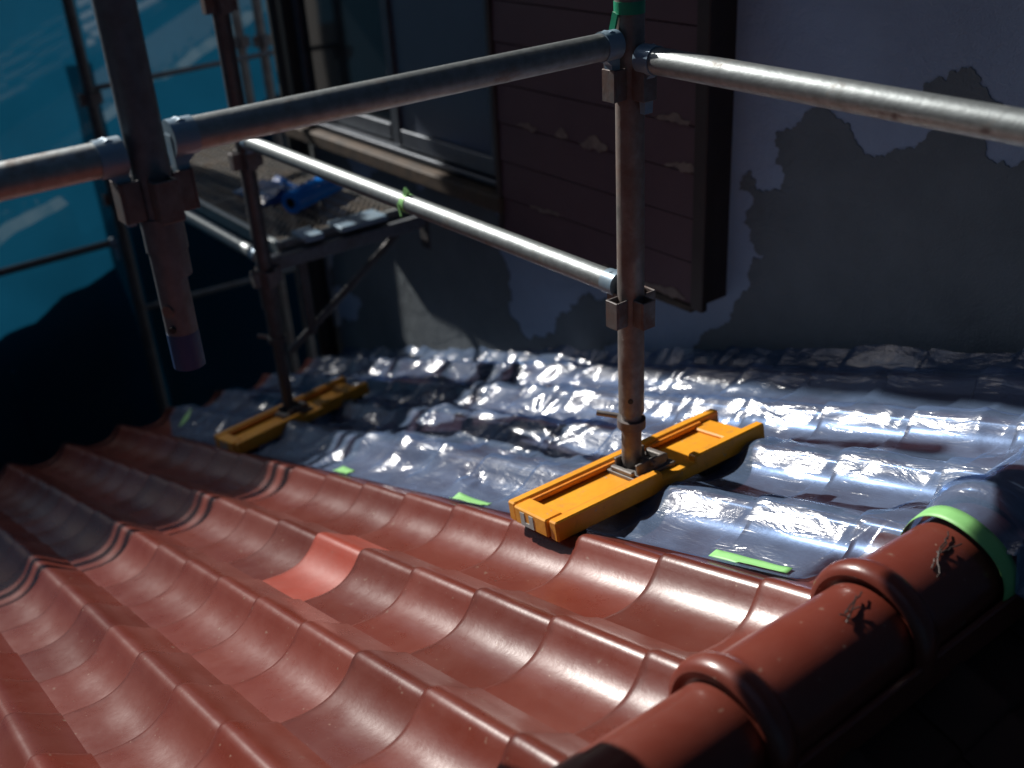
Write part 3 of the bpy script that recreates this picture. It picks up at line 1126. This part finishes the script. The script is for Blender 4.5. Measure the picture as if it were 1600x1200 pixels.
rl = thing('film_roll', 'glossy blue roll of masking film lying on the mesh walkway', 'film roll', (-2.47, .62, WZ))
A, B = Vector((-2.36, .545, WZ + .040)), Vector((-2.475, .80, WZ + .043))
parts = [obj('roll', hollow(A, B, .040, .017, 30), 'bluefilm', smooth=True),
         obj('core', hollow(A - (B - A).normalized() * .004, B, .0175, .014, 20), 'rubber', smooth=True)]
own_children(rl, parts)
bm = bmesh.new()
rows = []
for i in range(24):
    row = []
    for k in range(16):
        x, y = -2.76 + i * .0115, .50 + k * .014
        hh = .012 + .028 * abs(noise.noise(Vector((x * 14, y * 14, 3)))) + .022 * abs(noise.noise(Vector((x * 30, y * 26, 8))))
        e = min(i, 23 - i, k, 15 - k)
        row.append(bm.verts.new((x + .02 * noise.noise(Vector((y * 8, 0, 1))), y, WZ + .004 + hh * min(1, e / 3))))
    rows.append(row)
for i in range(23):
    for k in range(15):
        bm.faces.new((rows[i][k], rows[i + 1][k], rows[i + 1][k + 1], rows[i][k + 1]))
o = obj('folded_film', bm, 'bluefilm2', smooth='full')
o.modifiers.new('thick', 'SOLIDIFY').thickness = .002
tag(o, 'crumpled dark blue film bundle beside the blue roll on the walkway', 'plastic film')


# ------------------------------------------------------------------ blue sheets and their posts
def sheet(x, y0, y1, z0, z1, label, seed):
    bm = bmesh.new()
    ny, nz = int((y1 - y0) / .05), int((z1 - z0) / .06)
    rows = []
    for i in range(ny + 1):
        y = y0 + (y1 - y0) * i / ny
        row = []
        for k in range(nz + 1):
            z = z0 + (z1 - z0) * k / nz
            w = .035 * noise.noise(Vector((y * 1.2, z * .9, seed))) + .018 * ridged(y * 2.5 + z * .8, z * 1.5, seed + 2) ** 3
            row.append(bm.verts.new((x + w, y, z)))
        rows.append(row)
    for i in range(ny):
        for k in range(nz):
            bm.faces.new((rows[i][k], rows[i + 1][k], rows[i + 1][k + 1], rows[i][k + 1]))
    o = obj('mesh_sheet', bm, 'sheet', smooth='full')
    return tag(o, label, 'mesh sheet', 'blue mesh sheets')


sheet(-3.99, -4.5, .46, -4.2, 1.23, 'blue mesh sheet hung behind the hanging post and the dark stub rail', 1)
sheet(-5.05, .2, 3.4, -4.2, 1.0, 'blue mesh sheet beyond the walkway and the window corner', 5)

sheet_side = []


def sheet_along(y, x0, x1, z0, z1, label, seed):
    bm = bmesh.new()
    nx, nz = int((x1 - x0) / .1), int((z1 - z0) / .12)
    rows = []
    for i in range(nx + 1):
        x = x0 + (x1 - x0) * i / nx
        rows.append([bm.verts.new((x, y + .04 * noise.noise(Vector((x * 1.1, k * .1, seed))), z0 + (z1 - z0) * k / nz)) for k in range(nz + 1)])
    for i in range(nx):
        for k in range(nz):
            bm.faces.new((rows[i][k], rows[i + 1][k], rows[i + 1][k + 1], rows[i][k + 1]))
    return tag(obj('mesh_sheet', bm, 'sheet', smooth='full'), label, 'mesh sheet', 'blue mesh sheets')


sheet_along(-2.4, -3.95, 3.35, -4.2, 4.4, 'unseen blue mesh sheet added away from the wall to cut sky light', 9)  # out of view, added to block sky light behind the camera
o = sheet(3.4, -2.4, 1.0, -4.2, 4.4, 'unseen blue mesh sheet added beyond the far slope to dim sky light', 12)  # out of view, added to keep sky light off the far slope

ps = post(-3.90, .395, -4.2, 1.5, (.10, -.35, .55), 'black sheet post at the edge of the blue mesh with small collars', 'postdark', name='sheet_post')
post(-4.30, 1.30, -4.2, 1.5, (.16,), 'thin brown sheet post next to the window corner, behind the thin dark post', 'post', name='sheet_post')
post(-4.30, 1.42, -4.2, 1.5, (.15,), 'thin brown sheet post nearest the drainpipe at the window corner', 'post', name='sheet_post')
rail((-3.93, -3.6, -.60), (-3.92, .395, -.555), 'dark bar across the blue sheet ending at the black sheet post', 'postdark', heads=(False, True), r=.017)
rail((-3.97, -4.4, 1.262), (-3.97, .44, 1.262), 'hem pipe along the top of the blue sheet behind the hanging post', 'postdark', heads=(False, False), r=.016)
rail((-3.97, -4.4, 1.345), (-3.97, .44, 1.345), 'upper pipe just above the blue sheet hem behind the hanging post', 'postdark', heads=(False, False), r=.017)
rail((-3.90, .395, .14), (-4.0, 1.35, .14), 'thin bar crossing the far blue sheet level with the window', 'postdark', heads=(False, False), r=.012)
rail((-3.90, .395, .735), (-4.0, 1.35, .735), 'high bar joining the black sheet post to the wall end', 'postdark', heads=(False, False))
rail((-3.90, .395, -.90), (-4.0, 1.35, -.97), 'faint low bar crossing the dark part beneath the walkway', 'postdark', heads=(False, False), r=.014)
tag(obj('hanging_strap', bm_path(bmesh.new(), [(-3.75, -.25, -.95), (-3.76, -.25, -1.2), (-3.75, -.245, -1.5), (-3.75, -.25, -2.2)], .012, 8), 'sheet', smooth=True),
    'faint teal strap hanging in the dark below the roof eave', 'strap')


# ------------------------------------------------------------------ shrubs added outside the sheets to shade their lower parts
def shrub(cx, cy, top, label, halfy, slope, seed):
    r = random.Random(seed)
    th = thing('shade_shrub', label, 'shrub', (cx, cy, -4.3), 'added shade shrubs')
    bm = bmesh.new()
    def top_at(y):
        return top + slope * y + .06 * noise.noise(Vector((y * 3, seed, 0))) + .02 * noise.noise(Vector((y * 9, seed, 2)))
    # solid inner mass that blocks the sun
    nb = 40
    core = []
    for i in range(nb + 1):
        y = -halfy + 2 * halfy * i / nb
        zt = top_at(y) - .03
        ring = []
        for k in range(9):
            a = math.pi * k / 8
            ring.append(bm.verts.new((cx + .24 * math.cos(a) * (1 + .2 * noise.noise(Vector((y * 5, k, seed)))), cy + y, zt - .35 + .35 * math.sin(a))))
        ring = [bm.verts.new((cx + .24, cy + y, -3.9))] + ring + [bm.verts.new((cx - .24, cy + y, -3.9))]
        core.append(ring)
    for i in range(nb):
        for k in range(10):
            bm.faces.new((core[i][k], core[i][k + 1], core[i + 1][k + 1], core[i + 1][k]))
    for _ in range(7000):
        y = r.uniform(-halfy, halfy)
        z = top_at(y) - .06 - min(abs(r.gauss(0, .5)), 2.6)
        x = cx + r.uniform(-.30, -.04)
        p = Vector((x, cy + y, z))
        s = r.uniform(.014, .028)
        q = Matrix.Rotation(r.uniform(0, 6.28), 3, 'Z') @ Matrix.Rotation(r.uniform(-1.2, 1.2), 3, 'X') @ Matrix.Rotation(r.uniform(-.9, .9), 3, 'Y')
        vs = [bm.verts.new(p + q @ Vector(v)) for v in ((-s, 0, 0), (0, -s * .5, .008), (s, 0, 0), (0, s * .5, .008))]
        bm.faces.new(vs)
    crown = obj('shade_shrub_crown', bm, 'leaf')
    bm = bmesh.new()
    for k in range(5):
        y0 = cy + (k - 2) * halfy * .42
        bm_tube(bm, (cx, y0 * .6 + cy * .4, -4.3), (cx + r.uniform(-.1, .1), y0, top + slope * (y0 - cy) - .5), .05, 10, .02)
    trunk = obj('trunk', bm, 'bark', smooth=True)
    own_children(th, [crown, trunk])


shrub(-4.42, -1.05, -.83, 'added shrub shading the blue sheet behind the hanging post', 1.35, .32, 3)
shrub(-5.55, 1.35, -.10, 'added shrub shading the blue sheet beyond the walkway', 1.3, .42, 8)

# ------------------------------------------------------------------ neighbour's house
nh = thing('neighbour_house', 'neighbour house with pale grey tiled roof glinting through the blue sheet', 'house', (-8.2, 1.0, -4.3))
AL = math.radians(23)
base = Vector((-7.0, .973, -.30))


def on_n(x, v, n=0):
    return Vector((x, base.y + v * math.cos(AL) - n * math.sin(AL), base.z + v * math.sin(AL) + n * math.cos(AL)))


parts = [obj('wall', box((-8.3, 1.75, -2.95), (3.6, 2.3, 2.7)), 'neighbour')]
bm = bmesh.new()
c = [on_n(-10.4, -.75, -.05), on_n(-6.95, -.75, -.05), on_n(-6.95, 1.9, -.05), on_n(-10.4, 1.9, -.05)]
c += [p - Vector((0, 0, .12)) for p in c]
vv = [bm.verts.new(v) for v in c]
for f in ((0, 1, 2, 3), (7, 6, 5, 4), (0, 4, 5, 1), (1, 5, 6, 2), (2, 6, 7, 3), (3, 7, 4, 0)):
    bm.faces.new([vv[i] for i in f])
nroof = obj('roof', bm, 'felt')
parts.append(nroof)
tm = bmesh.new()
bm_ = tm
rows = []
for s, h in ((0, .030), (.27, .0)):
    rows.append([bm_.verts.new((.13 * math.cos(math.pi * k / 12), s, .042 * math.sin(math.pi * k / 12) + h)) for k in range(13)])
for k in range(12):
    bm_.faces.new((rows[0][k], rows[0][k + 1], rows[1][k + 1], rows[1][k]))
bm_.faces.new(rows[0])
bm_.faces.new(rows[1][::-1])
me = bpy.data.meshes.new('roof_tile')
bmesh.ops.recalc_face_normals(tm, faces=tm.faces)
tm.to_mesh(me)
tm.free()
me.polygons.foreach_set('use_smooth', [True] * len(me.polygons))
me.set_sharp_from_angle(angle=math.radians(50))
me.materials.append(M['tile_grey'])
own_children(nh, parts)
for i in range(3, 7):
    for k in range(3, 11):
        o = bpy.data.objects.new('roof_tile', me)
        COL.objects.link(o)
        o.location = on_n(-6.1 - i * .34, -1.55 + k * .28 + (.07 if i % 2 else 0), -.05)
        o.rotation_euler = (AL, 0, 0)
        o.parent = nroof
        o.matrix_parent_inverse = Matrix.Identity(4)
        o.location = Vector(o.location) - Vector((0, 0, 0))
bpy.context.view_layer.update()
